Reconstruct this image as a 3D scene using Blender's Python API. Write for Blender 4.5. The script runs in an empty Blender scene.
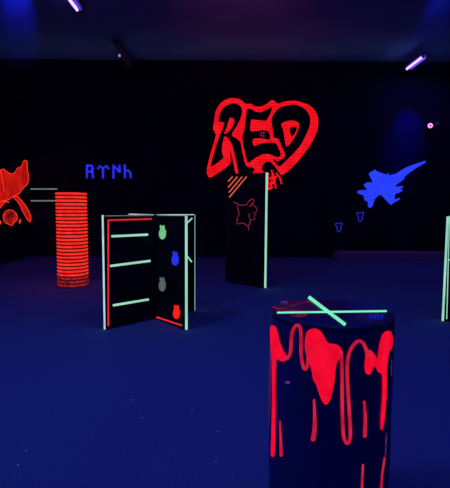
import bpy, bmesh, math, random
from mathutils import Vector, Matrix, Euler
from mathutils.geometry import delaunay_2d_cdt
random.seed(7)
S = bpy.context.scene
COL = S.collection
R = math.radians

# ------------------------------------------------------------------ camera
W, H, F, EYE = 450.0, 488.0, 433.0, 1.6
cd = bpy.data.cameras.new('camera'); cam = bpy.data.objects.new('camera', cd); COL.objects.link(cam)
cd.sensor_fit = 'HORIZONTAL'; cd.sensor_width = 36; cd.lens = F / W * 36; cd.clip_end = 100
CM = Matrix.Rotation(R(90 - 4.75), 3, 'X') @ Matrix.Rotation(R(0.35), 3, 'Z')
cam.location = (0, 0, EYE); cam.rotation_euler = CM.to_euler()
S.camera = cam
S.view_settings.view_transform = 'Standard'; S.view_settings.look = 'None'
S.view_settings.gamma = 1; S.view_settings.exposure = 0; S.view_settings.use_curve_mapping = False
S.cycles.use_denoising = True
S.cycles.max_bounces = 6

# ------------------------------------------------------------------ world and lights
wd = bpy.data.worlds.new('dark_hall'); S.world = wd; wd.use_nodes = True
wd.node_tree.nodes['Background'].inputs[0].default_value = (0.05, 0.03, 1.0, 1)
wd.node_tree.nodes['Background'].inputs[1].default_value = 0.006
CEIL, BACK, LEFT, RIGHT = 6.24, 14.1, -6.3, 8.6

def area(name, loc, size, power, color, rot=(0, 0, 0), spread=180):
    l = bpy.data.lights.new(name, 'AREA'); l.shape = 'RECTANGLE'; l.size, l.size_y = size
    l.energy = power; l.color = color; l.spread = R(spread)
    o = bpy.data.objects.new(name, l); COL.objects.link(o); o.location = loc; o.rotation_euler = rot
    return o
def spot(name, loc, target, power, color, deg, blend=0.8, size=0.08):
    l = bpy.data.lights.new(name, 'SPOT'); l.energy = power; l.color = color
    l.spot_size = R(deg); l.spot_blend = blend; l.shadow_soft_size = size
    o = bpy.data.objects.new(name, l); COL.objects.link(o); o.location = loc
    o.rotation_euler = (Vector(target) - Vector(loc)).to_track_quat('-Z', 'Y').to_euler()
    return o
# rows of ceiling UV tubes, most of them above the frame
area('uv_tube_or_fill', (-3.0, 2.6, 6.0), (0.25, 1.2), 82, (0.12, 0.14, 1.0))
area('uv_tube_or_fill', (1.0, 3.4, 6.0), (0.25, 1.2), 42, (0.12, 0.09, 1.0))
area('uv_tube_or_fill', (6.0, 4.6, 6.0), (0.25, 1.2), 32, (0.12, 0.05, 1.0))
area('uv_tube_or_fill', (-0.6, -2.4, 4.6), (0.25, 1.2), 24, (0.05, 0.07, 1.0), (R(50), 0, 0))  # added fill behind the camera that brightens the drum front
area('uv_tube_or_fill', (-3.2, 9.0, 5.95), (0.2, 1.2), 11, (0.22, 0.07, 1.0))
area('uv_tube_or_fill', (6.0, 12.6, 5.85), (0.2, 1.1), 20, (0.3, 0.10, 1.0))
# unseen spots: blue added in place of flare streaks, red for the ceiling glow
spot('blue_streak_spot', (-3.85, 8.2, 5.85), (-4.75, 10.2, 6.24), 900, (0.04, 0.02, 1.0), 20, 1.0)
spot('blue_streak_spot', (4.1, 8.2, 5.85), (5.05, 10.9, 6.24), 260, (0.05, 0.03, 1.0), 18, 1.0)
spot('red_ceiling_wash', (0.1, 6.5, 5.0), (0.3, 9.0, 6.24), 240, (1.0, 0.04, 0.16), 60, 1.0)
spot('wall_streak_spot', (6.15, 12.7, 6.0), (5.75, 14.1, 3.9), 520, (0.005, 0.005, 1.0), 34, 1.0)
area('ceiling_fill', (-0.5, 13.0, 4.9), (15, 0.3), 3.6, (0.75, 0.42, 1.0), (R(180), 0, 0))  # added uplight that brightens the ceiling near the back wall; no cove here

# ------------------------------------------------------------------ materials
def lin(c):
    return tuple((v / 255 / 12.92) if v / 255 <= 0.04045 else ((v / 255 + 0.055) / 1.055) ** 2.4 for v in c) + (1,)
def mat(name, base, rough=0.8, emit=None, es=1.0, spec=0.3, metal=0.0):
    m = bpy.data.materials.new(name); m.use_nodes = True
    b = m.node_tree.nodes['Principled BSDF']
    b.inputs['Base Color'].default_value = base if len(base) == 4 else tuple(base) + (1,)
    b.inputs['Roughness'].default_value = rough; b.inputs['Metallic'].default_value = metal
    b.inputs['Specular IOR Level'].default_value = spec
    if emit:
        b.inputs['Emission Color'].default_value = lin(emit); b.inputs['Emission Strength'].default_value = es
    return m
def noise_mix(m, sock, c1, c2, scale, lo=0.35, hi=0.65, detail=4, stretch=None):
    nt = m.node_tree; N = nt.nodes; b = N['Principled BSDF']
    tc = N.new('ShaderNodeTexCoord'); mp = N.new('ShaderNodeMapping'); n = N.new('ShaderNodeTexNoise'); r = N.new('ShaderNodeValToRGB')
    n.inputs['Scale'].default_value = scale; n.inputs['Detail'].default_value = detail
    if stretch: mp.inputs['Scale'].default_value = stretch
    r.color_ramp.elements[0].position = lo; r.color_ramp.elements[1].position = hi
    r.color_ramp.elements[0].color = c1; r.color_ramp.elements[1].color = c2
    nt.links.new(tc.outputs['Object'], mp.inputs[0]); nt.links.new(mp.outputs[0], n.inputs['Vector'])
    nt.links.new(n.outputs['Fac'], r.inputs[0]); nt.links.new(r.outputs[0], b.inputs[sock])
    return m
def bump_noise(m, scale, strength, dist=0.01):
    nt = m.node_tree; N = nt.nodes; b = N['Principled BSDF']
    tc = N.new('ShaderNodeTexCoord'); n = N.new('ShaderNodeTexNoise'); bp = N.new('ShaderNodeBump')
    n.inputs['Scale'].default_value = scale; bp.inputs['Strength'].default_value = strength; bp.inputs['Distance'].default_value = dist
    nt.links.new(tc.outputs['Object'], n.inputs['Vector']); nt.links.new(n.outputs['Fac'], bp.inputs['Height'])
    nt.links.new(bp.outputs[0], b.inputs['Normal'])
# a painted surface in which fluorescent paint sits thinly in the grooves of the boards beneath
def fluoro(name, rgb, rgb2=None, scale=6, es=1.0, rough=0.7):
    m = mat(name, tuple(v * 0.5 for v in lin(rgb)[:3]), rough, rgb, es)
    if rgb2: noise_mix(m, 'Emission Color', lin(rgb2), lin(rgb), scale)
    return m
def grooved(m, freq):
    nt = m.node_tree; N = nt.nodes; b = N['Principled BSDF']
    tc = N.new('ShaderNodeTexCoord'); wv = N.new('ShaderNodeTexWave'); r = N.new('ShaderNodeValToRGB')
    wv.bands_direction = 'Z'; wv.inputs['Scale'].default_value = freq; wv.inputs['Distortion'].default_value = 0.3
    r.color_ramp.elements[0].position = 0.0; r.color_ramp.elements[0].color = (0.66, 0.66, 0.66, 1)
    r.color_ramp.elements[1].position = 0.35; r.color_ramp.elements[1].color = (1, 1, 1, 1)
    mx = N.new('ShaderNodeMix'); mx.data_type = 'RGBA'; mx.blend_type = 'MULTIPLY'; mx.inputs[0].default_value = 1
    src = b.inputs['Emission Color'].links[0].from_socket if b.inputs['Emission Color'].links else None
    nt.links.new(tc.outputs['Object'], wv.inputs['Vector']); nt.links.new(wv.outputs['Fac'], r.inputs[0])
    if src: nt.links.new(src, mx.inputs[6])
    else: mx.inputs[6].default_value = b.inputs['Emission Color'].default_value
    nt.links.new(r.outputs[0], mx.inputs[7]); nt.links.new(mx.outputs[2], b.inputs['Emission Color'])
    return m

M = {}
M['carpet'] = noise_mix(mat('carpet', (0.1, 0.1, 0.3), 0.95, spec=0.1), 'Base Color', (0.08, 0.2, 0.34, 1), (0.11, 0.26, 0.42, 1), 60)
bump_noise(M['carpet'], 220, 0.5)
M['black_wall'] = noise_mix(mat('black_wall', (0.01, 0.01, 0.012), 0.85, spec=0.15), 'Base Color', (0.005, 0.006, 0.026, 1), (0.009, 0.01, 0.04, 1), 1.2)
M['ceiling'] = noise_mix(mat('ceiling', (0.5, 0.5, 0.55), 0.9), 'Base Color', (0.09, 0.4, 0.55, 1), (0.13, 0.5, 0.66, 1), 0.8)
M['platform'] = mat('platform', (0.4, 0.3, 0.36), 0.9)
M['board'] = noise_mix(mat('board', (0.012, 0.012, 0.014), 0.8, spec=0.12), 'Base Color', (0.008, 0.008, 0.010, 1), (0.02, 0.02, 0.028, 1), 3)
M['drum'] = noise_mix(mat('drum', (0.03, 0.03, 0.07), 0.45, spec=0.4), 'Base Color', (0.03, 0.06, 0.2, 1), (0.05, 0.09, 0.28, 1), 5)
bump_noise(M['drum'], 9, 0.15, 0.02)
M['drum_top'] = noise_mix(mat('drum_top', (0.03, 0.03, 0.08), 0.4, spec=0.35), 'Base Color', (0.01, 0.02, 0.09, 1), (0.015, 0.035, 0.14, 1), 7)
M['groove'] = mat('dark_groove', (0.02, 0.004, 0.004), 0.8, (60, 6, 8), 1)  # gaps between the ribs, coloured darker to give the rings their shading
M['column_red'] = fluoro('column_red', (255, 58, 42), (238, 34, 26), 9)
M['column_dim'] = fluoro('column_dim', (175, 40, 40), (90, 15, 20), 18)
M['red'] = grooved(fluoro('mural_red', (255, 24, 36), (236, 12, 24), 3), 3.2)
M['scarlet'] = fluoro('drip_red', (252, 14, 48), (228, 6, 40), 14)
M['drip_thin'] = fluoro('drip_thin', (214, 36, 66), (180, 14, 46), 12)
M['scratch'] = fluoro('scratch', (120, 60, 120), (40, 20, 80), 30)
M['lid_red'] = fluoro('lid_red', (130, 16, 50), (50, 8, 50), 25)  # dim red marks on the drum lid
M['orange_red'] = fluoro('left_mural', (205, 26, 14), (160, 14, 10), 2.4)
M['orange_deep'] = fluoro('left_mural_deep', (190, 30, 22), (80, 6, 8), 5)
M['orange_edge'] = fluoro('left_mural_edge', (255, 62, 40), (235, 40, 26), 6)
M['tape_red'] = fluoro('tape_red', (236, 44, 42), (214, 30, 36), 10)
M['tape_orange'] = fluoro('tape_orange', (222, 92, 68))
M['mint'] = fluoro('tape_mint', (160, 224, 190), (142, 208, 178), 4)
M['mint_bright'] = fluoro('tape_mint_bright', (128, 250, 190), (112, 236, 176), 8)
M['mint_pale'] = fluoro('tape_pale', (196, 226, 214), (160, 196, 190), 5)
M['tape_grey'] = fluoro('tape_grey', (112, 122, 122), (92, 104, 100), 6)
M['green_blob'] = fluoro('sticker_green', (120, 200, 140), (104, 180, 122), 20)
M['grey_blob'] = fluoro('sticker_grey', (88, 104, 98), (76, 92, 86), 20)
M['blue_blob'] = fluoro('sticker_blue', (44, 56, 236), (36, 44, 214), 20)
M['red_blob'] = fluoro('sticker_red', (255, 38, 28), (236, 24, 24), 20)
M['jet'] = fluoro('jet_blue', (44, 68, 255), (38, 60, 245), 1.6)
M['rune'] = fluoro('rune_blue', (46, 52, 250), (34, 38, 214), 10)
M['emblem'] = fluoro('emblem_blue', (44, 52, 225), (34, 40, 190), 10)
M['pink'] = fluoro('pink_line', (150, 44, 66), (112, 28, 52), 14)
M['blue_label'] = fluoro('blue_label', (14, 30, 190), (4, 10, 110), 40)
M['housing'] = mat('lamp_housing', (0.12, 0.12, 0.2), 0.5)
M['tube_lit'] = mat('uv_tube_lit', (0.5, 0.4, 0.8), 0.4, (170, 125, 255), 4.0)
M['tube_dim'] = mat('uv_tube_dim', (0.5, 0.4, 0.8), 0.4, (70, 60, 230), 0.9)
M['tube_off'] = mat('uv_tube_off', (0.25, 0.22, 0.4), 0.2)
M['pilot'] = mat('pilot_light', (0.5, 0.5, 0.5), 0.4, (150, 150, 190), 1)
M['ring_lamp'] = mat('ring_lamp', (0.8, 0.4, 0.6), 0.4, (255, 150, 215), 1.4)
M['ring_core'] = mat('ring_core', (0.2, 0.1, 0.3), 0.4, (120, 40, 160), 1)
M['lint'] = mat('lint', (0.8, 0.8, 0.8), 0.9, (90, 110, 180), 1)

# ------------------------------------------------------------------ object helpers
def tag(o, label, cat, group=None, kind=None):
    o['label'] = label; o['category'] = cat
    if group: o['group'] = group
    if kind: o['kind'] = kind
    return o
def thing(name, label, cat, loc=(0, 0, 0), group=None):
    o = bpy.data.objects.new(name, None); COL.objects.link(o); o.location = loc
    return tag(o, label, cat, group)
def link(name, bm, m, parent=None, smooth=False):
    """bm holds world coordinates; the mesh is stored relative to its parent Empty, or to its own base."""
    if parent is not None:
        bpy.context.view_layer.update(); off = parent.matrix_world.translation.copy()
    else:
        xs = [v.co for v in bm.verts]
        off = Vector((sum(v.x for v in xs) / len(xs), sum(v.y for v in xs) / len(xs), min(v.z for v in xs)))
    for v in bm.verts: v.co -= off
    bmesh.ops.recalc_face_normals(bm, faces=bm.faces)
    me = bpy.data.meshes.new(name); bm.to_mesh(me); bm.free()
    for x in (m if isinstance(m, (list, tuple)) else [m]): me.materials.append(x)
    if smooth:
        for p in me.polygons: p.use_smooth = True
    o = bpy.data.objects.new(name, me); COL.objects.link(o)
    if parent is not None: o.parent = parent
    else: o.location = off
    return o
def hexa(bm, c):
    v = [bm.verts.new(p) for p in c]
    for f in ((0, 3, 2, 1), (4, 5, 6, 7), (0, 1, 5, 4), (1, 2, 6, 5), (2, 3, 7, 6), (3, 0, 4, 7)): bm.faces.new([v[i] for i in f])
def box(bm, x0, x1, y0, y1, z0, z1):
    hexa(bm, [(x0, y0, z0), (x1, y0, z0), (x1, y1, z0), (x0, y1, z0), (x0, y0, z1), (x1, y0, z1), (x1, y1, z1), (x0, y1, z1)])
def tube(bm, a, b, r, n=12):
    a, b = Vector(a), Vector(b); d = (b - a); q = d.to_track_quat('Z', 'Y')
    g = bmesh.ops.create_cone(bm, cap_ends=True, segments=n, radius1=r, radius2=r, depth=d.length)
    bmesh.ops.transform(bm, matrix=Matrix.Translation((a + b) / 2) @ q.to_matrix().to_4x4(), verts=g['verts'])

# ---- sight lines: real surfaces of the hall, met by the line through a pixel of the photograph
def ray(px, py):
    return (CM @ Vector(((px - W / 2) / F, -(py - H / 2) / F, -1))).normalized()
EYEP = Vector((0, 0, EYE))
def on_plane(p0, n, lift=0.0):
    p0 = Vector(p0); n = Vector(n).normalized()
    def f(px, py):
        d = ray(px, py); t = (p0 - EYEP).dot(n) / d.dot(n)
        return EYEP + d * t + n * lift
    return f
def floor_pt(px, py): return on_plane((0, 0, 0), (0, 0, 1))(px, py)
back = on_plane((0, BACK, 0), (0, -1, 0), 0.006)
left = on_plane((LEFT, 0, 0), (1, 0, 0), 0.006)

def inside(p, loops):
    c = False
    for L in loops:
        j = len(L) - 1
        for i in range(len(L)):
            (xi, yi), (xj, yj) = L[i], L[j]
            if (yi > p[1]) != (yj > p[1]) and p[0] < (xj - xi) * (p[1] - yi) / (yj - yi) + xi: c = not c
            j = i
    return c
def smooth_loop(L, n=2):
    for _ in range(n):
        o = []
        for i in range(len(L)):
            a, b = L[i], L[(i + 1) % len(L)]
            o += [(a[0] * .8 + b[0] * .2, a[1] * .8 + b[1] * .2), (a[0] * .2 + b[0] * .8, a[1] * .2 + b[1] * .8)]
        L = o
    return L
def fill(bm, loops, surf, grid=None, smooth=1):
    loops = [smooth_loop(L, smooth) if smooth else list(L) for L in loops]
    pts, edges = [], []
    for L in loops:
        s = len(pts); pts += L; edges += [(s + i, s + (i + 1) % len(L)) for i in range(len(L))]
    if grid:
        x0, x1 = min(p[0] for p in pts), max(p[0] for p in pts); y0, y1 = min(p[1] for p in pts), max(p[1] for p in pts)
        y = y0 + grid / 2
        while y < y1:
            x = x0 + grid / 2
            while x < x1:
                if inside((x, y), loops): pts.append((x, y))
                x += grid
            y += grid
    V, E, Fc, *_ = delaunay_2d_cdt([Vector(p) for p in pts], edges, [], 0, 1e-5)
    vs = {}
    for f in Fc:
        c = (sum(V[i].x for i in f) / 3, sum(V[i].y for i in f) / 3)
        if not inside(c, loops): continue
        for i in f:
            if i not in vs: vs[i] = bm.verts.new(surf(V[i].x, V[i].y))
        try: bm.faces.new([vs[i] for i in f])
        except ValueError: pass
def catmull(P, n=5):
    if len(P) < 3: return P
    o = []
    for i in range(len(P) - 1):
        p0, p1, p2, p3 = P[max(i - 1, 0)], P[i], P[i + 1], P[min(i + 2, len(P) - 1)]
        for k in range(n):
            t = k / n
            o.append(tuple(0.5 * (2 * p1[a] + (p2[a] - p0[a]) * t + (2 * p0[a] - 5 * p1[a] + 4 * p2[a] - p3[a]) * t * t + (3 * p1[a] - p0[a] - 3 * p2[a] + p3[a]) * t ** 3) for a in (0, 1)))
    return o + [P[-1]]
def stroke(bm, P, w, surf, curve=False, w2=None, closed=False, cap=True):
    P = [tuple(p) for p in P]
    if closed: P = P + [P[0]]
    if curve: P = catmull(P)
    out = [P[0]]
    for a, b in zip(P, P[1:]):                                   # subdivide long pieces so they follow curved surfaces
        n = max(1, int(math.hypot(b[0] - a[0], b[1] - a[1]) / 8))
        out += [(a[0] + (b[0] - a[0]) * k / n, a[1] + (b[1] - a[1]) * k / n) for k in range(1, n + 1)]
    P = [p for i, p in enumerate(out) if i == 0 or math.hypot(p[0] - out[i - 1][0], p[1] - out[i - 1][1]) > 1e-4]
    prev = None; n = len(P)
    for i, p in enumerate(P):
        if closed and i in (0, n - 1): a, b = P[n - 2], P[1]
        else: a, b = P[max(i - 1, 0)], P[min(i + 1, n - 1)]
        d = Vector((b[0] - a[0], b[1] - a[1])).normalized()
        q = Vector((-d.y, d.x)) * (w + ((w2 if w2 is not None else w) - w) * i / max(n - 1, 1)) / 2
        pr = (bm.verts.new(surf(p[0] + q.x, p[1] + q.y)), bm.verts.new(surf(p[0] - q.x, p[1] - q.y)))
        if prev: bm.faces.new((prev[0], prev[1], pr[1], pr[0]))
        prev = pr
        if cap and not closed and i in (0, n - 1):
            c = bm.verts.new(surf(*p)); s = -1 if i == 0 else 1; rim = [pr[0]]
            for k in range(1, 6):
                t = math.pi * k / 6
                v = q * math.cos(t) + d * s * q.length * math.sin(t)
                rim.append(bm.verts.new(surf(p[0] + v.x, p[1] + v.y)))
            rim.append(pr[1])
            for u, v in zip(rim, rim[1:]): bm.faces.new((c, u, v))

# ------------------------------------------------------------------ the hall
def struct(name, bm, m): o = link(name, bm, m); o['kind'] = 'structure'; return o
b = bmesh.new(); box(b, -11.2, RIGHT + .2, -3, BACK + .2, -.2, 0); struct('floor', b, M['carpet'])
b = bmesh.new(); box(b, -11.2, RIGHT + .2, -3, BACK + .2, CEIL, CEIL + .2); struct('ceiling', b, M['ceiling'])
b = bmesh.new(); box(b, -11.2, -11, -3, BACK, 0, CEIL); struct('wall_outer', b, M['black_wall'])
b = bmesh.new(); box(b, LEFT - .2, LEFT, -3, BACK, 0, 3.6); struct('wall_left', b, M['black_wall'])
b = bmesh.new(); box(b, RIGHT, RIGHT + .2, -3, BACK, 0, CEIL); struct('wall_right', b, M['black_wall'])
b = bmesh.new(); box(b, -11.2, RIGHT + .2, BACK, BACK + .2, 0, CEIL); struct('wall_back', b, M['black_wall'])

# low platform along the foot of the back wall, right half
pl = floor_pt(344, 263)
b = bmesh.new(); box(b, pl.x, RIGHT - .3, BACK - .75, BACK - .03, 0, 0.24)
bmesh.ops.bevel(b, geom=list(b.edges), offset=.02, segments=2, affect='EDGES')
tag(link('platform', b, M['platform']), 'low dark platform along the foot of the back wall below the blue jet', 'platform')

# ------------------------------------------------------------------ RED graffiti on the back wall
def r3(L): return [(190 + x / 3, 80 + y / 3) for x, y in L]
def r4(L): return [(200 + x / 4.88, 90 + y / 4.88) for x, y in L]
def r5(L): return [(250 + x / 4.436, 90 + y / 4.436) for x, y in L]
outer = [(209.5, 178.5), (206.2, 172.5), (209.5, 157), (214, 142), (216, 135), (215.5, 133.5), (212.8, 129), (214, 121), (215.5, 111), (220, 103.5), (226.5, 98.9), (233, 98), (239, 98.8), (243, 101.5), (246, 104.3),
         (250.5, 103.6), (255, 106.3), (260, 106.8), (266, 104.5), (269.5, 101.5), (272.3, 99.6), (277, 103.2), (279, 103.6), (283, 101.9), (289, 101), (295, 100.7), (301, 102.2), (308, 104.5), (314, 109), (318, 117), (318.3, 125),
         (317.3, 131), (315, 136), (310, 146), (303, 155), (296, 163.5), (289, 170.5), (281.5, 175.5), (278.5, 171.5), (274, 165.5), (270, 161.6), (266.5, 161.5), (262.5, 165), (261.8, 169), (263, 172), (269, 173), (268, 176), (252, 176), (252.5, 173), (254.6, 170),
         (253.5, 167.4), (246.5, 167), (244, 160), (242, 150), (240.5, 142), (236.5, 138.3), (231.5, 135.6), (233, 131.5), (236.2, 127), (240, 120), (242.4, 112), (241.5, 107.5), (238.5, 104.3), (233.5, 103.2), (228, 104.5),
         (223.5, 107.5), (220.5, 112), (219, 118), (218.3, 121.6), (221.3, 121.8), (224.5, 123), (222.6, 129), (220.3, 134), (218.8, 138), (215.5, 148), (211.5, 162), (210.2, 166.8), (214, 165.3), (220, 161), (224, 157.3), (221.8, 153), (222.2, 146),
         (223.5, 138), (225, 135.8), (229, 139), (232.3, 145), (235.2, 157), (238.6, 173.4), (235.6, 173.8), (233.5, 164), (231.3, 154), (229.8, 149.5), (230.3, 156), (231, 161.5), (229, 165.2), (222, 170.6), (215, 175)]
isle_R = [(231, 117.4), (234, 118.8), (234.6, 122.5), (232, 128), (228, 132.7), (225, 134.2), (224, 133.2), (226.5, 128), (228.5, 121.5), (229.3, 118.4)]
hole_E = [(248, 108.4), (251, 108.8), (255, 111.5), (260, 112.4), (265, 110.7), (270, 107.6), (272.4, 106.3), (271.3, 112), (268.5, 117), (266.3, 121.2), (262, 120.6), (256, 120), (251.3, 119.3), (250.5, 123), (250.3, 131.6), (255, 131.4),
          (262, 130), (267, 130.4), (269.5, 133), (270.3, 139.6), (267.5, 139.6), (260, 138.2), (252.5, 138.8), (252.8, 144.6), (254.5, 146.2), (260, 143.7), (266, 142.6), (272, 142.5), (276, 143), (279.5, 150), (281.2, 154.6), (278.5, 157.6), (274, 156),
          (268, 153.8), (262, 154.5), (256, 157.5), (250, 162), (247.3, 162.8), (245.5, 155), (243, 145), (242.2, 136), (244, 131), (245.2, 125), (246, 115), (246.6, 110)]
hole_D = [(284, 106), (289, 105), (295, 104.4), (301, 106.5), (306, 110), (309.5, 115), (310.5, 120), (309.5, 127), (306, 135), (301, 145), (294, 153), (287, 160), (280, 166.6), (277, 165.4), (273.2, 160.3), (273.5, 158.7), (277.6, 162), (284.6, 157.4),
          (285.1, 154.3), (281.5, 146), (278.6, 138.8), (273.2, 137.4), (272.8, 130), (271.5, 122), (272, 117), (275, 112), (279, 108)]
isle_D = [(280.6, 124.3), (285, 121.5), (291, 120.4), (297, 121.3), (299.6, 124.5), (298.5, 129), (295.5, 136), (290.5, 143.5), (286.4, 147.3), (285, 142), (284, 134), (282.5, 128)]
core_D = [(289.4, 128), (293, 126.8), (296.8, 127), (296.2, 131), (293.5, 135.5), (290.8, 137)]
mur = thing('graffiti_lettering', 'large red bubble graffiti spelling RED on the black back wall', 'graffiti', back(262, 178))
b = bmesh.new(); fill(b, [outer, hole_E, hole_D], back, smooth=1)
fill(b, [isle_R], back)
fill(b, [isle_D, core_D], back); link('painted_lettering', b, M['red'], mur)
b = bmesh.new()
for P in ([(268, 173), (268, 190)], [(271.5, 170), (274, 178), (276, 188.5)], [(276, 173), (280, 178), (281.6, 184)], [(268, 184), (273.5, 183)], [(268, 189), (273, 187)], [(268, 178.5), (276, 177.5)], [(272.5, 174), (270.5, 189.5)], [(276, 176), (273, 184)]):
    stroke(b, P, 1.7, back, cap=False)
o = link('tag_signature', b, M['red'], mur); o['label'] = 'small red scribbled signature under the letter D'
b = bmesh.new()
for P in (r5([(40, 192), (68, 188)]), r5([(42, 200), (66, 206)]), r5([(50, 184), (52, 210)]), r5([(62, 182), (60, 212)])): stroke(b, P, .6, back, cap=False)
link('scribble_mark', b, M['pink'], mur)

# ------------------------------------------------------------------ blue fighter jet silhouette
def rj(L): return [(350 + x / 5.294, 150 + y / 5.294) for x, y in L]
jet = [(403, 56), (395, 70), (350, 95), (318, 118), (290, 140), (285, 155), (262, 172), (240, 187), (246, 195), (280, 190), (281, 198), (262, 207), (280, 211), (270, 221), (238, 235), (235, 262),
       (262, 253), (264, 262), (236, 276), (216, 291), (205, 281), (165, 238), (150, 240), (130, 262), (121, 295), (106, 308), (95, 300), (93, 272), (78, 268), (75, 258), (70, 240), (38, 228), (42, 214), (92, 211),
       (71, 185), (90, 171), (120, 172), (98, 124), (134, 103), (140, 112), (188, 130), (207, 121), (201, 135), (240, 127), (270, 108), (300, 91), (350, 72)]
b = bmesh.new(); fill(b, [rj(jet)], back, smooth=0)
tag(link('jet_silhouette', b, M['jet']), 'glowing blue fighter jet silhouette painted on the right of the back wall', 'mural')

def emblem(ox, oy, lab):
    def q(L): return [(325 + (x + ox) / 7.5, 205 + (y + oy) / 7.5) for x, y in L]
    t = thing('shield_emblem', lab, 'emblem', back(*q([(104, 200)])[0]), 'small blue shield emblems')
    b = bmesh.new(); stroke(b, q([(79, 136), (90, 133), (95, 142), (104, 139), (112, 142), (118, 133), (129, 136), (127, 154), (118, 164), (119, 188), (108, 201), (98, 201), (90, 189), (90, 164), (80, 154)]), .7, back, closed=True)
    link('outline', b, M['emblem'], t)
emblem(0, 0, 'small blue shield outline shaped like a T, lower and left of its twin')
emblem(160, -80, 'small blue shield outline shaped like a T, just under the tail of the blue jet')

# ------------------------------------------------------------------ blue rune lettering
def rr(L): return [(70 + x / 5.625, 150 + y / 5.625) for x, y in L]
def rr(L): return [(80 + x / 8.18, 160 + y / 8.18) for x, y in L]
runes = [[[(57, 38), (57, 150)], [(50, 46), (98, 46)], [(96, 46), (110, 78)], [(57, 96), (108, 96)], [(92, 72), (104, 96)], [(103, 92), (107, 150)]],
         [[(189, 58), (189, 150)], [(143, 74), (165, 48), (189, 72), (214, 48), (238, 74)]],
         [[(274, 38), (274, 150)], [(274, 50), (300, 72), (326, 100)], [(322, 40), (326, 104)]],
         [[(367, 38), (367, 150)], [(367, 88), (398, 86), (413, 108), (417, 150)]]]
t = thing('rune_inscription', 'four blue block runes painted on the back wall above the red column', 'inscription', back(108, 180))
for g in runes:
    b = bmesh.new()
    for P in g: stroke(b, rr(P), 2.1, back, cap=False)
    link('rune', b, M['rune'], t)

# ------------------------------------------------------------------ red splash mural on the left wall
def rl(L): return [(x / 4.88, 140 + y / 4.88) for x, y in L]
A1 = rl([(-120, 190), (-60, 150), (0, 150), (14, 140), (28, 152), (42, 162), (60, 166), (72, 158), (84, 136), (104, 130), (111, 106), (120, 98), (131, 103), (131, 140), (139, 182), (134, 214), (110, 236), (92, 262), (62, 276), (40, 292), (-40, 310), (-120, 300)])
A2 = rl([(60, 276), (88, 304), (108, 345), (130, 386), (147, 403), (150, 372), (138, 348), (122, 318), (100, 292), (82, 272)])
A3 = rl([(12, 372), (24, 348), (44, 340), (66, 346), (82, 366), (82, 390), (66, 402), (56, 420), (44, 412), (20, 402)])
A4 = rl([(92, 390), (99, 384), (102, 398), (96, 411), (90, 404)])
A5 = rl([(-60, 330), (-20, 306), (30, 296), (44, 306), (30, 300), (12, 312), (2, 330), (-30, 352)])
A6 = rl([(-40, 385), (-4, 388), (8, 402), (-2, 416), (-40, 412)])
t = thing('splash_mural', 'orange-red jagged splash painting on the left wall with glowing edges', 'mural', left(10, 225))
for nm, A in (('splash_wing', A1), ('splash_wing', A2), ('splash_wing', A5)):
    b = bmesh.new(); fill(b, [A], left, smooth=1); link(nm, b, M['orange_red'], t)
b = bmesh.new(); fill(b, [A3], left); link('splash_disc', b, M['orange_deep'], t)
b = bmesh.new(); fill(b, [A4], left); link('splatter', b, M['orange_edge'], t)
b = bmesh.new(); fill(b, [A6], left); link('splatter', b, M['orange_edge'], t)
lf2 = on_plane((LEFT, 0, 0), (1, 0, 0), 0.012)
b = bmesh.new()
for A in (A1, A2, A3, A5): stroke(b, smooth_loop(A, 1), .8, lf2, closed=True)
stroke(b, rl([(0, 145), (12, 200), (18, 250)]), .7, lf2, curve=True)
link('edge_outline', b, M['orange_edge'], t)

# ------------------------------------------------------------------ pale tapes left of the red column
for y, lab in ((189.0, 'upper pale horizontal tape strip on the wall left of the red column'), (200.8, 'lower pale horizontal tape strip on the wall left of the red column')):
    b = bmesh.new(); stroke(b, [(30.6, y), (57.5, y)], 1.3, back, cap=False); tag(link('tape_strip', b, M['tape_grey']), lab, 'tape', 'pale tape strips on the back wall')

# ------------------------------------------------------------------ red ribbed column
q = floor_pt(73.4, 288.5); cx, cy = q.x * (1 + .3 / q.y), q.y + .3
Rc, Hc = .302, 1.885
def lathe(bm, prof, cx, cy, n=56, mi=None):
    rings = [[bm.verts.new((cx + r * math.cos(2 * math.pi * k / n), cy + r * math.sin(2 * math.pi * k / n), z)) for k in range(n)] for r, z in prof]
    for i in range(len(rings) - 1):
        for k in range(n):
            f = bm.faces.new((rings[i][k], rings[i][(k + 1) % n], rings[i + 1][(k + 1) % n], rings[i + 1][k]))
            if mi: f.material_index = mi[i]
    return rings
NR = 27; pitch = Hc / NR; prof = [(.0, .0), (Rc - .03, .0)]; mi = [0]
for k in range(NR):
    z = k * pitch
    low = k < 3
    g = 0.38
    prof += [(Rc - .022, z + .004), (Rc - .022, z + g * pitch)]; mi += [0, 0]
    for a in (-70, -35, 0, 35, 70):
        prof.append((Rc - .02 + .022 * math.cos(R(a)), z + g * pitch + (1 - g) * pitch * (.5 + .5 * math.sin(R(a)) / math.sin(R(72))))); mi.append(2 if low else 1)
prof += [(Rc - .03, Hc), (Rc - .06, Hc - .02), (0, Hc - .02)]; mi += [1, 0, 0]
b = bmesh.new(); lathe(b, prof, cx, cy, 64, mi); bmesh.ops.remove_doubles(b, verts=b.verts, dist=1e-5)
t = thing('ribbed_column', 'red ribbed cylindrical column of stacked rings on the left of the floor', 'column', (cx, cy, 0))
link('column_body', b, [M['groove'], M['column_red'], M['column_dim']], t, smooth=True)
b = bmesh.new(); lathe(b, [(0, -.0), (Rc - .04, -.0), (Rc - .04, .012), (0, .012)], cx, cy, 48); 
bmesh.ops.translate(b, verts=b.verts, vec=(0, 0, Hc - .02)); link('column_lid', b, M['board'], t)

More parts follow.
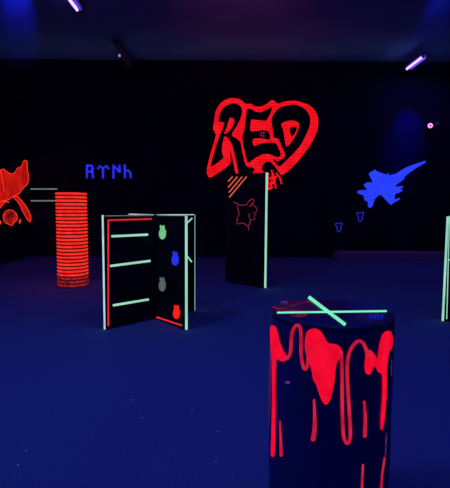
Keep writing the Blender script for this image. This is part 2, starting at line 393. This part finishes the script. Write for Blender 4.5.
# ------------------------------------------------------------------ folding obstacle screens
def board(p, q, h, parent, th=.026, name='panel'):
    p, q = Vector((p[0], p[1], 0)), Vector((q[0], q[1], 0)); u = (q - p).normalized(); n = Vector((-u.y, u.x, 0)) * th / 2
    bm = bmesh.new(); hexa(bm, [p - n, q - n, q + n, p + n] + [v + Vector((0, 0, h)) for v in (p - n, q - n, q + n, p + n)])
    bmesh.ops.bevel(bm, geom=list(bm.edges), offset=.004, segments=1, affect='EDGES')
    return link(name, bm, M['board'], parent)
def face_plane(p, q, th=.026, lift=.003):
    """the face of the board p-q that looks towards the entrance"""
    p, q = Vector((p[0], p[1], 0)), Vector((q[0], q[1], 0)); u = (q - p).normalized(); n = Vector((-u.y, u.x, 0))
    if n.dot(EYEP - p) < 0: n = -n
    return on_plane(p + n * th / 2, n, lift)
def edge_tape(p, away, h, parent, m, w=.07, th=.026, z0=.01):
    """a strip of tape folded round the upright end of a board"""
    p, a = Vector((p[0], p[1], 0)), Vector((away[0], away[1], 0)); u = (p - a).normalized(); n = Vector((-u.y, u.x, 0)) * (th / 2 + .003)
    bm = bmesh.new(); e = p + u * .003; f = p - u * w
    c = [f - n, e - n, e + n, f + n]
    hexa(bm, [v + Vector((0, 0, z0)) for v in c] + [v + Vector((0, 0, h)) for v in c])
    return link('edge_tape', bm, m, parent)

HP = 1.5
A = floor_pt(104.6, 330); J = floor_pt(155.5, 318.5); B = floor_pt(186.5, 330.5)
C_ = floor_pt(194.3, 311); D_ = Vector((2 * J.x - B.x, 2 * J.y - B.y, 0))
t = thing('cross_screen', 'black cross-shaped screen with mint edge tapes and coloured grenade stickers in the middle', 'screen', (J.x, J.y, 0))
for P, Q in ((A, J), (J, B), (J, C_), (J, D_)):
    d = (Q - P).normalized() * .015
    pn = board((P + (d if P is J else d * 0)), (Q - (d if Q is J else d * 0)), HP, t)
edge_tape(A, J, HP, t, M['mint_pale'], .004); edge_tape(B, J, HP, t, M['mint'], .008); edge_tape(C_, J, HP, t, M['mint'], .004); edge_tape(D_, J, HP, t, M['tape_grey'], .004)
fa = face_plane(A, J); fb = face_plane(J, B); fc = face_plane(J, C_)
def strip(P, w, surf, m, parent, name='tape', label=None):
    b = bmesh.new(); stroke(b, P, w, surf, cap=False); o = link(name, b, m, parent)
    if label: o['label'] = label
strip([(104.5, 215.9), (153.5, 215.4)], .8, fa, M['tape_grey'], t)
strip([(157, 215.4), (185, 215.6)], .8, fb, M['tape_grey'], t)
for P, Q in ((J, C_), (J, D_)):                                # tape laid along the top edges of the rear arms
    u = (Q - P).normalized(); n = Vector((-u.y, u.x, 0)) * .015; b = bmesh.new()
    c = [P + u * .03 - n, Q - u * .025 - n, Q - u * .025 + n, P + u * .03 + n]
    hexa(b, [v + Vector((0, 0, HP - .01)) for v in c] + [v + Vector((0, 0, HP + .003)) for v in c]); link('edge_tape', b, M['mint_pale'], t)
strip([(108.2, 326), (108.2, 219.9)], 1.7, fa, M['tape_red'], t, label='upright red tape')
strip([(107.4, 220.3), (151.5, 218.9)], 1.6, fa, M['tape_red'], t, label='red tape along the top')
for P in ([(111.2, 236.3), (148, 234.6)], [(110, 266), (150.4, 260.8)], [(112.7, 305.4), (148.8, 299.3)]): strip(P, 2.3, fa, M['mint'], t, label='mint tape rung')
strip([(156.5, 317), (182.4, 325.5)], 1.7, fb, M['tape_red'], t, label='red tape near the floor')
strip([(186.5, 223.5), (192.2, 218)], 1.4, fc, M['mint'], t); strip([(186.5, 255.5), (191.8, 262)], 1.4, fc, M['mint'], t)
def grenade(cx, cy, m, lab):
    b = bmesh.new()
    bodyp = [(cx + 3.6 * math.cos(a) , cy + 1 + 5.6 * math.sin(a)) for a in [k * math.pi / 10 for k in range(20)]]
    top = [(-2.2, -4), (-2.6, -7.2), (-1.2, -8), (-.4, -5.8), (.6, -7.8), (2.2, -7), (2.6, -3.8), (3.9, -1.5), (3.2, 1), (1, 2), (-1, 0)]
    fill(b, [bodyp], fb, smooth=0); fill(b, [[(cx + x, cy + y) for x, y in top]], on_lift, smooth=0)
    o = link('sticker', b, m, t); o['label'] = lab
on_lift = face_plane(J, B, lift=.0045)
grenade(162.6, 232.8, M['green_blob'], 'pale green grenade-shaped sticker'); grenade(175.3, 259, M['blue_blob'], 'blue grenade-shaped sticker')
grenade(162.4, 284.8, M['grey_blob'], 'grey grenade-shaped sticker'); grenade(176.6, 312.5, M['red_blob'], 'red grenade-shaped sticker')

# tall screen in front of the graffiti
P1 = floor_pt(226, 281.5); P2 = floor_pt(265.3, 288.3); HT = 2.30
t = thing('tall_screen', 'tall black screen with one mint edge tape in front of the red graffiti', 'screen', (P1.x, P1.y, 0))
board(P1, P2, HT, t, th=.05)
u = (P2 - P1).normalized(); n = Vector((-u.y, u.x, 0)); mid = (P1 + P2) / 2
if n.y < 0: n = -n
board(mid + n * .03, mid + n * .65, HT, t, name='rear_brace')
edge_tape(P2, P1, HT, t, M['mint'], .006, th=.05)
ft = face_plane(P1, P2, th=.05)
for a, c in (((228.3, 181.6), (232.6, 176.6)), ((228.3, 187.4), (237.6, 176.6)), ((229, 192.5), (242.3, 176.6)), ((229.3, 197.4), (246.7, 176.6))): strip([a, c], 1.15, ft, M['tape_orange'], t, 'diagonal_tape')
def rp(L): return [(230 + x / 8.13, 190 + y / 8.13) for x, y in L]
b = bmesh.new()
for P in ([(28, 98), (55, 110), (85, 124), (135, 120), (160, 84), (188, 72), (198, 88), (178, 116), (158, 140)], [(62, 128), (66, 160), (76, 192), (60, 232), (55, 280), (84, 270), (118, 272), (150, 300), (152, 326)],
          [(178, 118), (204, 132), (222, 154), (216, 178), (190, 186), (214, 206), (194, 212), (206, 236), (168, 246), (154, 214), (160, 190)], [(168, 246), (160, 272), (150, 300)]):
    stroke(b, rp(P), .75, ft, cap=False)
o = link('line_drawing', b, M['pink'], t); o['label'] = 'faint pink jagged line drawing'

# screen at the right edge of the view
Q1 = floor_pt(442.4, 321.5)
Q2 = Q1 + Vector((.84, .10, 0)); Q3 = Q2 + Vector((.10, -.84, 0)); Q4 = Q2 + Vector((.84, .10, 0)); Q5 = Q2 + Vector((-.10, .84, 0))
t = thing('cross_screen', 'black cross-shaped screen with mint edge tape cut off by the right edge', 'screen', (Q2.x, Q2.y, 0))
for P in (Q1, Q3, Q4, Q5):
    d = (P - Q2).normalized(); board(Q2 + d * .015, P, HP, t)
    edge_tape(P, Q2, HP, t, M['mint'], .012)
fr = face_plane(Q1, Q2)
strip([(449.4, 216), (446.6, 319)], 1.0, fr, M['mint'], t); strip([(447.5, 260), (452, 259.6)], 1.1, fr, M['mint'], t)

# ------------------------------------------------------------------ drum with red drips, nearest to the camera
HD, RD = 1.06, .314
c = on_plane((0, 0, HD), (0, 0, 1))(331.2, 311.5); dx, dy = c.x, c.y
t = thing('drip_painted_drum', 'large dark blue drum with dripping red paint and crossed mint tapes on its lid', 'drum', (dx, dy, 0))
b = bmesh.new()
lathe(b, [(0, 0), (RD - .01, 0), (RD, .01), (RD, .2), (RD + .003, .35), (RD, .5), (RD, .8), (RD + .002, 1.0), (RD, HD - .02)], dx, dy, 96); bmesh.ops.remove_doubles(b, verts=b.verts, dist=1e-5)
link('drum_body', b, M['drum'], t, smooth=True)
b = bmesh.new(); lathe(b, [(RD - .004, HD - .02), (RD + .001, HD - .012), (RD + .001, HD - .004), (RD - .004, HD), (0, HD)], dx, dy, 96)
bmesh.ops.remove_doubles(b, verts=b.verts, dist=1e-5); link('drum_lid', b, M['drum_top'], t, smooth=True)
def drum_surf(lift):
    rad = RD + .004 + lift
    def f(px, py):
        d = ray(px, py); ox, oy = -dx, -dy
        a = d.x ** 2 + d.y ** 2; bb = ox * d.x + oy * d.y; cc = ox * ox + oy * oy - rad * rad
        disc = bb * bb - a * cc
        tt = (-bb - math.sqrt(max(disc, 0))) / a
        p = EYEP + d * tt
        if disc < 0:
            v = Vector((p.x - dx, p.y - dy, 0)).normalized() * rad; p = Vector((dx + v.x, dy + v.y, p.z))
        return p
    return f
ds, ds2 = drum_surf(0), drum_surf(.0015)
def drip(fn, m, label=None, name='paint_drip'):
    b = bmesh.new(); fn(b); o = link(name, b, m, t)
    if label: o['label'] = label
LA = [(270.2, 326), (272.5, 325.2), (275.5, 326.5), (277.5, 332), (279.5, 341), (282.5, 349), (286, 355), (288, 358), (283.5, 362), (280, 361), (277, 358.5), (275.8, 362), (275.6, 400), (275.2, 432), (274.8, 455), (272.5, 457.5), (270.6, 455), (271.4, 430), (272, 400), (271.8, 365), (270.3, 345)]
drip(lambda b: fill(b, [LA], ds, 3, 1), M['scarlet'], 'red drip at the left side')
drip(lambda b: stroke(b, [(284, 359.5), (288, 357.5), (290.4, 352), (291.2, 341), (292.3, 332), (296, 325.6), (300, 327.5), (301, 339), (301, 353), (302.6, 364), (304.5, 369), (307, 367), (308, 357), (307, 345)], 3.3, ds2, curve=True), M['drip_thin'], 'thin looping red line')
LC = [(305, 340), (306.3, 332), (310.5, 328.8), (316, 328.3), (321, 331.5), (325, 338), (327.5, 343.2), (335, 344), (340, 346.5), (342.8, 352.5), (342, 358), (338.5, 360), (335.8, 366), (335.2, 376), (333.5, 388), (330.5, 399), (327.8, 404), (325, 404.8), (322, 401), (318.8, 393), (316, 384), (313, 380), (312, 372), (309, 362), (306, 355), (304.5, 347)]
drip(lambda b: fill(b, [LC], ds, 3, 1), M['scarlet'], 'broad heart-like red drip in the middle')
drip(lambda b: stroke(b, [(341.3, 352), (342, 372), (342.2, 400), (342.8, 425), (344, 438), (347.5, 443.3), (350.3, 437), (349.6, 415), (348, 390), (347.2, 370), (348.5, 356), (352.5, 346.5), (358, 341.3), (363, 343), (366.5, 350), (369, 355)], 3.4, ds2, curve=True), M['drip_thin'], 'long U-shaped red line')
LE = [(363.5, 346), (366, 349.5), (371, 350), (375, 355), (377.3, 359.5), (379, 346), (381.8, 335), (386, 331), (391, 331), (393.2, 338), (392.3, 348), (389, 353), (387.4, 364), (387, 374), (386.6, 400), (384.2, 424), (382.4, 430.5), (380.4, 429), (380.6, 418), (382.4, 395), (382.4, 374), (378.5, 372.5), (375.2, 366), (373, 368.5), (371, 373.5), (367.8, 375), (365, 372), (364.5, 364), (365.8, 355)]
drip(lambda b: fill(b, [LE], ds, 3, 1), M['scarlet'], 'red drip at the right side')
for P, w, w2, m in (([(314, 400), (314.6, 414), (314.6, 428), (313.2, 439)], 2.2, 5, M['drip_thin']), ([(364.3, 402), (365.4, 418), (364.8, 436)], 2.6, 3.8, M['drip_thin']), ([(280, 421), (280.6, 438), (281.2, 455)], 1.4, 3.4, M['drip_thin']),
                    ([(363, 465), (362, 490), (362, 505)], 2.2, 3, M['drip_thin']), ([(384.5, 458), (382, 478), (381, 500)], 1.6, 2.6, M['drip_thin'])):
    drip(lambda b: stroke(b, P, w, ds, curve=True, w2=w2), m, 'narrow dull red run of paint')
for P, w in (([(268.9, 328), (268.5, 350), (268.2, 372), (268, 391)], .8), ([(266.8, 424), (266.4, 446), (266, 463)], .8), ([(391.8, 360), (391.3, 376)], .7), ([(386.6, 433), (385.8, 452), (384.6, 468)], .8)):
    drip(lambda b: stroke(b, P, w, ds, w2=w * .5), M['scratch'], 'thin pale scratch', 'scratch')
drip(lambda b: fill(b, [[(285, 381.5), (288.5, 381), (290.5, 382.5), (288, 384.2), (285.5, 383.6)]], ds, None, 1), M['scratch'], 'small pale fleck', 'scratch')
b = bmesh.new()                                                 # seam of the wrapped sheet
stroke(b, [(347.5, 330), (347.3, 344)], .8, ds, cap=False); link('seam', b, M['drum_top'], t)
for ang0 in range(20, 175, 22):                                 # runs on the far side of the drum
    a0 = R(ang0); L_ = .25 + .3 * abs(math.sin(ang0)); b = bmesh.new()
    def fs(u, v, a0=a0): return Vector((dx + (RD + .004) * math.cos(a0 + u / RD), dy + (RD + .004) * math.sin(a0 + u / RD), v))
    stroke(b, [(0, HD - .12), (.006, HD - .12 - L_ * .5), (0, HD - .12 - L_)], .035, fs, curve=True, w2=.02); link('paint_drip', b, M['scarlet'], t)
top1 = on_plane((0, 0, HD), (0, 0, 1), .001); top2 = on_plane((0, 0, HD), (0, 0, 1), .002); top0 = on_plane((0, 0, HD), (0, 0, 1), .0003)
b = bmesh.new(); stroke(b, [(277, 312.8), (386.8, 311.2)], 1.9, top1, cap=False); link('tape', b, M['mint_bright'], t)
b = bmesh.new(); stroke(b, [(308.6, 297.2), (345.4, 325.2)], 3.4, top2, cap=False); link('tape', b, M['mint_bright'], t)
b = bmesh.new()
stroke(b, [(272, 307), (281, 308.5), (290, 306.3), (300, 303), (309, 301.5)], 1.1, top0, curve=True, w2=1.6)
stroke(b, [(290, 312.8), (300, 311.2), (307, 313), (304, 316), (296, 316.5), (290, 315)], 1.0, top0, curve=True)
stroke(b, [(276, 309), (288, 310.5), (300, 309.5)], .9, top0, curve=True)
stroke(b, [(298, 315), (306, 314)], 2.2, top0)
link('lid_red_marks', b, M['lid_red'], t)
b = bmesh.new(); stroke(b, [(282, 302), (287.5, 302.5)], 1.8, top0); link('fleck', b, M['scratch'], t)
b = bmesh.new()
for x in (369.5, 373.2, 377, 380.6): fill(b, [[(x, 314.6), (x + 2.6, 315), (x + 3, 319), (x + .6, 319.6)]], top0, smooth=0)
o = link('label_patch', b, M['blue_label'], t); o['label'] = 'small blurred blue marks'

# ------------------------------------------------------------------ UV tube fixtures under the ceiling
def fixture(x, y0, y1, z, lab, m1, m2, pilot=False, sep=.09):
    t = thing('uv_tube_lamp', lab, 'lamp', (x, (y0 + y1) / 2, z), 'twin UV tube lamps under the ceiling')
    b = bmesh.new(); box(b, x - .1, x + .1, y0 - .04, y1 + .04, z + .05, z + .11); bmesh.ops.bevel(b, geom=list(b.edges), offset=.012, segments=2, affect='EDGES'); link('housing', b, M['housing'], t)
    for s, m in ((-1, m1), (1, m2)):
        b = bmesh.new(); tube(b, (x + s * sep / 2, y0, z), (x + s * sep / 2, y1, z), .03 if s < 0 else .02); link('tube', b, m, t)
        for y in (y0, y1):
            b = bmesh.new(); box(b, x + s * sep / 2 - .022, x + s * sep / 2 + .022, y - .025, y + .025, z - .025, z + .055); link('tube_socket', b, M['housing'], t)
    for y in (y0 + .15, y1 - .15):
        b = bmesh.new(); tube(b, (x, y, z + .1), (x, y, CEIL), .006, 8); link('hanger', b, M['housing'], t)
    if pilot: b = bmesh.new(); bmesh.ops.create_uvsphere(b, u_segments=10, v_segments=6, radius=.035, matrix=Matrix.Translation((x - .1, y0 + .85, z - .02))); link('pilot_light', b, M['pilot'], t)
pz = on_plane((0, 0, 6.0), (0, 0, 1))
p0, p1 = pz(81, 10), pz(70, 0)
fixture((p0.x + p1.x) / 2, p0.y - 1.25, p0.y, 6.0, 'lit violet tube lamp at the upper left, cut off by the top edge', M['tube_lit'], M['tube_dim'])
p0, p1 = pz(133, 70), pz(112, 44)
fixture(p0.x, 12.1, min(p0.y, 13.9), 6.0, 'unlit tube lamp with a tiny pilot dot above the back wall on the left', M['tube_off'], M['tube_off'], True)
pz = on_plane((0, 0, 5.88), (0, 0, 1)); p0, p1 = pz(406.5, 69), pz(427, 57)
fixture((p0.x + p1.x) / 2, p1.y, min(p0.y, 13.95), 5.88, 'lit violet twin tube lamp at the upper right near the back wall', M['tube_lit'], M['tube_dim'], sep=.12)

# small ring lamp on the back wall at right
p = on_plane((0, BACK - .25, 0), (0, -1, 0))(430.5, 125.5)
t = thing('ring_lamp', 'tiny pink-white ring lamp on a bracket high on the back wall at right', 'lamp', p)
b = bmesh.new(); tube(b, p + Vector((0, .03, 0)), p + Vector((0, .14, 0)), .075, 20); link('lamp_body', b, M['housing'], t)
b = bmesh.new()
for k in range(24):
    a0, a1 = 2 * math.pi * k / 24, 2 * math.pi * (k + 1) / 24
    q = [p + Vector((r * math.cos(a), y, r * math.sin(a))) for y in (0, .03) for r, a in ((.035, a0), (.075, a0), (.075, a1), (.035, a1))]
    hexa(b, q)
bmesh.ops.remove_doubles(b, verts=b.verts, dist=1e-5); link('glowing_ring', b, M['ring_lamp'], t)
b = bmesh.new(); tube(b, p + Vector((0, .012, 0)), p + Vector((0, .03, 0)), .033, 16); link('lens', b, M['ring_core'], t)
b = bmesh.new(); tube(b, p + Vector((.06, .1, .02)), p + Vector((.28, .2, .1)), .014, 10); box(b, p.x + .24, p.x + .36, BACK - .08, BACK - .001, p.z + .04, p.z + .16); link('bracket', b, M['housing'], t)

# ------------------------------------------------------------------ lint on the carpet
b = bmesh.new()
for px, py in ((192, 409), (142, 418), (18, 465), (26, 451), (218, 432), (133, 400), (216, 462)):
    q = floor_pt(px, py); s = .0035
    bmesh.ops.create_icosphere(b, subdivisions=1, radius=s, matrix=Matrix.Translation(q + Vector((0, 0, s * .9))))
tag(link('carpet_lint', b, M['lint']), 'tiny pale specks of lint scattered on the blue carpet', 'lint', kind='stuff')
